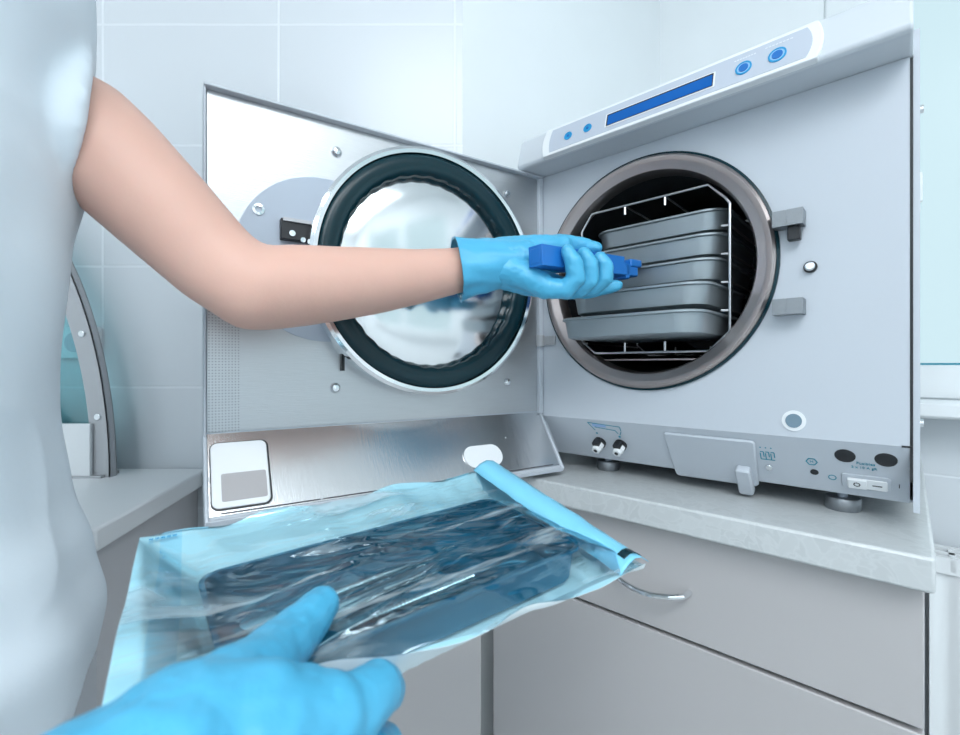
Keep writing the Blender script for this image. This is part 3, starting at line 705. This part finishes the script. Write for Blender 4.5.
hr = [[(H(-.455, .27, 0.600), .092), (H(-.475, .27, 0.560), .088), (H(-.50, .27, 0.480), .05), (H(-.515, .27, 0.400), .03)], [(H(-.43, .27, 0.628), .072)]]
flesh('hair', hr, .006, M['hair'], person, smooth=4)
for s in (-1, 1):
    mb = MB(); mb.ball(H(-.349, .27+s*.032, 0.555), .011, n=10); mb.build('eye', M['white'], person, world=True)
# t-shirt : lofted body with folds plus sleeves
lv = [(.36, .96, -.846), (.28, 1.0, -.850), (.155, 1.0, -.886), (.09, .98, -.902), (.034, .97, -.904), (-.04, .97, -.908), (-.106, .99, -.903), (-.16, 1.02, -.880), (-.209, 1.06, -.852), (-.245, 1.06, -.862), (-.285, 1.04, -.900), (-.325, 1.0, -.95), (-.345, .98, -.98)]
mb = MB(); rg = []
def interp(zq):
    for a, b in zip(lv, lv[1:]):
        if a[0] >= zq >= b[0]:
            f = (a[0]-zq)/(a[0]-b[0]); f = f*f*(3-2*f)
            return a[1]+(b[1]-a[1])*f, a[2]+(b[2]-a[2])*f
n = 72
for i in range(54):
    zq = .36-(.705)*i/53; sc, rt = interp(max(-.345, zq)) or (1, -.86)
    cx = rt*(.27+.17*.87)-.065; ring = []
    for j in range(n):
        a = 2*PI*j/n; ca, sa = math.cos(a), math.sin(a)
        e = 2.4; rr = (abs(ca)**e+abs(sa)**e)**(-1/e)
        fold = .006*math.sin(9*a+6*zq)*max(0, -zq*3+.1)+.007*noise.noise(Vector((ca*2, sa*2, zq*7)))
        rx, ry = .125*sc+fold, .172*min(sc, 1.02)+fold
        ring.append(H(cx+rx*rr*ca, .27+ry*rr*sa, zq))
    rg.append(ring)
rg = rg+[[p+(H(-.46, .27, 0)-p).normalized()*.004*Vector((1, 1, 0)).length for p in rg[-1]]]
top = [[Vector((-.452+(p.x+.452)*k, .27+(p.y-.27)*k, HC+z)) for p in rg[0]] for k, z in ((.40, .405), (.78, .390))]
mb.rings(top+rg)
ce = P(83, 134, .402); nd = Vector((.76, .65, -.10)).normalized()
pts = [H(-.46, .27, .30), ce-nd*.11+Vector((0, 0, .010)), ce-nd*.07+Vector((0, 0, .004)), ce-nd*.035, ce]
mb.tube(pts, [.06, .070, .071, .0690, .0665], 48)
mb.tube([H(-.46, .25, .31), H(-.46, .15, .29), H(-.465, .11, .19), H(-.47, .095, .12)], [.05, .066, .062, .058], 32)
sh = mb.build('t_shirt', M['shirt'])
rm = sh.modifiers.new('r', 'REMESH'); rm.mode = 'VOXEL'; rm.voxel_size = .004
sm = sh.modifiers.new('s', 'SMOOTH'); sm.factor = .6; sm.iterations = 9
dg = bpy.context.evaluated_depsgraph_get(); me = bpy.data.meshes.new_from_object(sh.evaluated_get(dg)); sh.modifiers.clear(); sh.data = me
nrm = [v.normal.copy() for v in me.vertices]
for v, q3 in zip(me.vertices, nrm):
    c = v.co; f1 = 1-abs(noise.noise(Vector((c.x*7+c.z*5, c.y*9, c.z*4))))*2
    v.co = c+q3*(.0035*noise.noise(Vector((c.x*16, c.y*16, c.z*7)))+.003*f1*f1)
me.transform(WM[person.name].inverted())
for p in me.polygons: p.use_smooth = True
sh.parent = person
tr = [[(H(-.47, .27+s*.07, -.30), .112), (H(-.462, .27+s*.088, -.50), .088), (H(-.46, .27+s*.09, -.75), .068), (H(-.465, .27+s*.09, -1.0), .062)] for s in (-1, 1)]
flesh('trousers', tr, .008, M['trou'], person, smooth=6)
for s in (-1, 1):
    mb = MB(); mb.rings([rr3(.26*k, .095*k, .04*k, z, -.42, .27+s*.09) for k, z in ((1, 0), (1, .03), (.9, .05), (.6, .075))]); mb.build('shoe', M['shoe'], person, world=True, angle=50)

# far glove: closed around the blue lifter
def wr(p): return .0011*noise.noise(p*75)+.0006*noise.noise(p*170)
def ch(*a): return [(P(x, y, d), r) for x, y, d, r in a]
g = [
 ch((478, 266, .553, .0300), (500, 263, .556, .0290), (522, 262, .558, .0265)),
 ch((500, 256, .556, .022), (535, 249, .566, .0175), (560, 247, .575, .0150)),
 ch((500, 265, .560, .022), (540, 262, .576, .0160), (562, 262, .584, .0140)),
 ch((500, 270, .552, .022), (530, 280, .556, .0190), (552, 286, .560, .0150)),
 ch((505, 268, .545, .020), (527, 276, .538, .0165), (545, 287, .535, .0140)),
 # thumb along the top
 ch((530, 248, .566, .0150), (562, 243, .580, .0112), (582, 245, .584, .0096), (596, 248, .586, .0080)),
 # three fingers curling up in front of the grip
 ch((545, 288, .535, .0130), (566, 289, .528, .0112), (576, 279, .522, .0104), (574, 263, .518, .0098), (568, 252, .519, .0084)),
 ch((552, 288, .556, .0130), (578, 290, .548, .0108), (590, 280, .540, .0102), (590, 265, .537, .0096), (584, 254, .538, .0084)),
 ch((556, 287, .572, .0130), (592, 288, .566, .0104), (605, 278, .558, .0098), (605, 267, .556, .0092), (600, 258, .557, .0080)),
 # little finger stretched forward
 ch((556, 288, .584, .0120), (588, 291, .590, .0098), (604, 288, .592, .0088), (617, 286, .593, .0074)),
]
flesh('glove', g, .0014, M['glove'], person, smooth=3, disp=wr)
# glove cuff
def cuff(a, b, r0, r1, name='glove_cuff', n=56, tilt=.3):
    mb = MB(); ax = (b-a).normalized(); s = ax.orthogonal().normalized(); q2 = ax.cross(s); rg = []
    for i in range(15):
        f = i/14; c = a+(b-a)*f; rr = r0+(r1-r0)*(f**.7)
        ring = []
        for j in range(n):
            an = 2*PI*j/n
            k = rr*(1+(.035*math.sin(5*an+3*f)+.02*math.sin(11*an-5*f))*(1-f*.6))+.0012*noise.noise(Vector((math.cos(an)*3, math.sin(an)*3, f*6)))
            ring.append(c+(s*math.cos(an)+q2*math.sin(an))*k)
        rg.append(ring)
    inner = [[c0+(p-c0)*.955 for p in rg[0]] for c0 in (a,)]
    hem = [[p+(p-a).normalized()*.0012 for p in rg[0]]]
    mb.rings(inner+hem+rg, cap0=False, cap1=False)
    return mb
cuff(P(457, 269, .545), P(516, 262, .558), .0365, .0272).build('glove_cuff', M['glove'], person, world=True, angle=70)
# near glove: pinching the pouch, thumb on top
g = [
 [(H(-.160, .115, -.150), .0285), (P(95, 815, .146), .0290), (P(165, 778, .155), .0285)],
 ch((120, 800, .150, .028), (180, 745, .164, .0260), (226, 703, .182, .0198), (260, 670, .206, .0158), (291, 639, .234, .0136), (313, 615, .254, .0118), (321, 606, .261, .0104)),
 ch((120, 810, .150, .028), (205, 765, .163, .0258), (275, 738, .176, .0218), (325, 718, .189, .0172)),
 ch((200, 735, .165, .022), (255, 718, .176, .0205), (300, 711, .187, .0162)),
 ch((318, 722, .188, .0165), (355, 708, .200, .0140), (376, 690, .214, .0120), (384, 690, .246, .0108), (356, 690, .272, .0095), (332, 688, .286, .0082)),
 ch((230, 800, .172, .027), (310, 785, .189, .0185), (368, 765, .206, .0130), (384, 748, .244, .0108), (358, 730, .272, .0095), (332, 722, .284, .0082)),
 ch((200, 840, .167, .027), (290, 850, .187, .0180), (350, 830, .204, .0125), (370, 800, .240, .0104), (345, 772, .266, .0092), (325, 762, .276, .0082)),
 ch((160, 860, .163, .025), (250, 905, .182, .0165), (310, 890, .200, .0112), (335, 850, .234, .0094), (322, 822, .254, .0080)),
]
flesh('glove', g, .0016, M['glove'], person, smooth=4, disp=lambda p: .0012*noise.noise(p*60)+.0005*noise.noise(p*160))
cuff(H(-.220, .088, -.164), H(-.155, .117, -.149), .037, .030).build('glove_cuff', M['glove'], person, world=True, angle=70)

# blue tray lifter in the far hand
a, b = P(543, 257, .520), P(618, 267, .604)
ax = (b-a).normalized(); up = Vector((0, 0, 1)); sd = ax.cross(up).normalized(); up = sd.cross(ax)
t = thing('tray_lifter', 'blue plastic tray lifter held in the far gloved hand', 'gripper', a)
m = frame_m(Vector((0, 0, 0)), ax, sd, up)
L = (b-a).length
mb = MB(); mb.box(-.012, L, -.0105, .0105, -.0115, .0115, m); mb.box(-.0125, -.0115, -.007, .007, -.008, .008, m); mb.build('grip', M['handle'], t, bevel=.003)
mb = MB(); mb.box(L-.004, L+.030, -.013, .010, -.012, .004, m); mb.box(L+.012, L+.036, -.014, .012, .0, .010, m); mb.box(L+.004, L+.012, -.014, .010, -.016, .004, m); mb.build('jaw', M['handle'], t, bevel=.002)

# ------------------------------------------------------------------ sterilisation pouch, tray and instruments
T0 = Vector((-.190, .312)); e1 = Vector((.8, .6)); e2 = Vector((.6, -.8))
TL, TW = .250, .122
def tilt(a, b): return .010-.010*a/.25+.010*b/.12
def AB(a, b, h): p = T0+e1*a+e2*b; return Vector((p.x, p.y, HC-h-tilt(a, b)))
TR = frame_m(AB(0, 0, .1585), (e1.x, e1.y, 0), (-e2.x, -e2.y, 0), (0, 0, 1))
mb = MB(); TH_ = .0285; cx, cy = TL/2, -TW/2
mb.rings([rr3(TL-.020, TW-.020, .010, 0, cx, cy), rr3(TL-.014, TW-.014, .012, .002, cx, cy), rr3(TL-.006, TW-.006, .013, TH_-.003, cx, cy), rr3(TL, TW, .014, TH_-.002, cx, cy), rr3(TL, TW, .014, TH_, cx, cy),
          rr3(TL-.006, TW-.006, .012, TH_, cx, cy), rr3(TL-.012, TW-.012, .011, .004, cx, cy), rr3(TL-.022, TW-.022, .009, .0025, cx, cy)])
mb.v = [AB(v.x, -v.y, .1585-v.z) for v in mb.v]
o = mb.build('instrument_tray', M['traybl'], loc=AB(TL/2, TW/2, .1585), world=True, angle=28)
tag(o, 'dark blue-tinted instrument tray sealed inside the pouch', 'tray')
def instrument(name, lbl, a0, b0, a1, b1, kind):
    b0 *= .87; b1 *= .87
    p, q_ = AB(a0, b0, .1505), AB(a1, b1, .1505); d = (q_-p); L = d.length; d.normalize()
    side = Vector((-d.y, d.x, 0)); upv = Vector((0, 0, 1))
    t = thing(name, lbl, 'dental instrument', p, 0, 'instruments in the sealed tray')
    m = frame_m(Vector((0, 0, 0)), d, side, upv)
    mb = MB()
    if kind == 'ribbed':
        n = 60; mb.tube([(L*.25+L*.5*i/n, 0, 0) for i in range(n+1)], [.0045 if i % 2 else .0037 for i in range(n+1)], 12, m)
    else: mb.tube([(L*.25, 0, 0), (L*.3, 0, 0), (L*.7, 0, 0), (L*.75, 0, 0)], [.0025, .0038, .0038, .0025], 12, m)
    mb.build('handle', M['instr'], t)
    mb = MB()
    mb.tube([(L*.75, 0, 0), (L*.88, .002, 0), (L*.96, .006, .001), (L, .001, .003)], [.0022, .0016, .0012, .0005], 8, m)
    mb.build('tip', M['instr'], t)
    mb = MB()
    if kind == 'mirror':
        mb.tube([(L*.25, 0, 0), (L*.06, 0, 0)], .0014, 8, m); mb.cyl(.011, 0, .002, m @ Matrix.Translation((0, 0, 0)), 24)
    else: mb.tube([(L*.25, 0, 0), (L*.12, -.002, 0), (L*.04, -.007, .001), (0, -.001, .003)], [.0022, .0016, .0012, .0005], 8, m)
    mb.build('mouth_mirror' if kind == 'mirror' else 'tip', M['instr'], t)
instrument('dental_mirror', 'steel dental mirror lying nearest the back rim of the sealed tray', .030, .050, .185, .040, 'mirror')
instrument('dental_probe', 'slim steel probe in the middle of the sealed tray', .025, .068, .190, .062, 'plain')
instrument('dental_scaler', 'steel scaler with ribbed handle in the sealed tray', .045, .095, .215, .088, 'ribbed')
instrument('dental_excavator', 'steel excavator nearest the front rim of the sealed tray', .060, .115, .225, .112, 'plain')
instrument('tweezers', 'steel instrument lying askew between mirror and probe in the sealed tray', .030, .086, .150, .054, 'plain')

pouch = thing('sterilisation_pouch', 'clear blue sterilisation pouch with sealed tray held in the near glove', 'pouch', AB(TL/2, TW/2, .165), math.atan2(e1.y, e1.x))
NA, NB = 150, 120
def pouch_grid(top, seed):
    vs = []
    for i in range(NA+1):
        for j in range(NB+1):
            s, t_ = i/NA, j/NB
            bn = .130+.018*min(1, max(0, (s-.25)/.3)); b = -.036+(bn+.036)*t_
            a0 = -.030-.018*t_; a1 = .288+.002*t_
            a = a0+(a1-a0)*s
            bh = (1-s)*(.111+(.128-.111)*t_)+s*(.117+(.147-.117)*t_)
            bh += .004*math.sin(s*17+seed)*(t_ < .001 or t_ > .999)
            da = max(0, -a/.03 if a < 0 else 0, (a-TL)/.045 if a > TL else 0); db = max(0, -b/.036, (b-TW)/(bn-TW))
            d = min(1, max(da, db)); d = d*d*(3-2*d) if not top else d**.8
            edge = min(min(s, 1-s)*9, min(t_, 1-t_)*7, 1)
            pos = T0+e1*a+e2*b
            if top:
                ins = min(1, max(0, min(min(a, TL-a)/.03, min(b, TW-b)/.03)))
                rid = 1-abs(noise.noise(Vector((a*5-b*5, b*34+a*9, 1.3))))*2.2
                rid2 = 1-abs(noise.noise(Vector((a*9+b*6, b*75-a*26, 5.1))))*2.4
                w = (.0046*rid*rid*(rid > 0)+.0020*rid2*(rid2 > 0)-.003)*edge
                h0 = .1285-w*.8*ins-.0008+.002*ins
                h0 = min(h0, .1285+.003*ins)
                h = h0+(bh-h0)*d-.003*edge*(1-ins)*noise.noise(Vector((a*40, b*40, 3)))
            else:
                h0 = .1600
                h = h0+(bh-h0)*min(1, max(da, db))+.0015*edge*noise.noise(Vector((a*30, b*30, 8)))*(1 if d > 0 else 0)
                h += .0003
            # free border ripples
            rp = (1-edge)*.005*noise.noise(Vector((a*22, b*22, 2)))
            vs.append(Vector((pos.x, pos.y, HC-h-tilt(a, b)+rp)))
    fs = []
    for i in range(NA):
        for j in range(NB):
            k = i*(NB+1)+j; fs.append((k, k+1, k+NB+2, k+NB+1))
    mb = MB(); mb.add(vs, fs); return mb
def face_up(o):
    me = o.data
    if sum(p.normal.z*p.area for p in me.polygons) < 0: me.flip_normals()
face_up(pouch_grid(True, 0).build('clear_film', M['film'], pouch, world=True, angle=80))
face_up(pouch_grid(False, 0).build('paper_back', M['paper'], pouch, world=True, angle=80))
# sealed bands: strips lying on the border of the pouch
def band(name, f, m_, n=60):
    mb = MB(); vs = []; fs = []
    for i in range(n+1):
        for k in range(5): vs.append(f(i/n, k/4))
    for i in range(n):
        for k in range(4): q3 = i*5+k; fs.append((q3, q3+1, q3+6, q3+5))
    mb.add(vs, fs); o = mb.build(name, m_, pouch, world=True, angle=80)
    so = o.modifiers.new('s', 'SOLIDIFY'); so.thickness = .0006
    return o
def right_band(t_, k):           # rolled end flap on the right
    b = -.038+.186*t_; a = .257+.001*t_+.036*k
    h = .1145+.030*t_-.008*math.sin(PI*k)-.004*(1-k)*0+.002*noise.noise(Vector((t_*9, k*2, 1)))
    return AB(a, b, h)
band('end_seal', right_band, M['seal'])
band('indicator_mark', lambda t_, k: right_band(.94+.035*t_, .30+.62*k)+Vector((0, 0, .0009)), M['gasket'], 8)
mb = MB()
for i in range(5): mb.box(.003+i*.0034, .0055+i*.0034, .002, .004, 0, .0003, frame_m(AB(-.028, -.0325, .1115), (e1.x, e1.y, 0), (-e2.x, -e2.y, 0), (0, 0, 1)) @ Matrix.Translation((0, -.005, 0)))
mb.build('edge_print', M['cyan'], pouch, world=True)

# daylight sampling portals in the seen and the added window opening
def portal(loc, rot, w_, h_):
    l = bpy.data.lights.new('window_portal', 'AREA'); l.shape = 'RECTANGLE'; l.size = w_; l.size_y = h_; l.cycles.is_portal = True
    o = bpy.data.objects.new('window_portal', l); C.objects.link(o); o.location = loc; o.rotation_euler = rot
portal((rx+.17, -1, 1.65), (PI/2, 0, PI/2), 1.5, 1.4)
pc = UW((WU0+WU1)/2, .83); portal((pc.x, pc.y, (SZ+WZ1)/2), (PI/2, 0, RZ+PI), WU1-WU0, WZ1-SZ)
# ------------------------------------------------------------------ light, camera
w = bpy.data.worlds.new('daylight'); bpy.context.scene.world = w; w.use_nodes = True
bg = w.node_tree.nodes['Background']; bg.inputs[0].default_value = (.70, .80, .85, 1); bg.inputs[1].default_value = 1
cam = bpy.data.cameras.new('camera'); co = bpy.data.objects.new('camera', cam); C.objects.link(co)
co.location = (0, 0, HC); co.rotation_euler = (PI/2, 0, 0); cam.sensor_width = 36; cam.lens = FPX/960*36; cam.shift_y = -1.5/960
cam.clip_start = .01
cam.dof.use_dof = True; cam.dof.focus_distance = .58; cam.dof.aperture_fstop = 7
sc = bpy.context.scene; sc.camera = co
sc.view_settings.view_transform = 'Standard'; sc.view_settings.look = 'None'; sc.view_settings.exposure = .18; sc.view_settings.gamma = 1
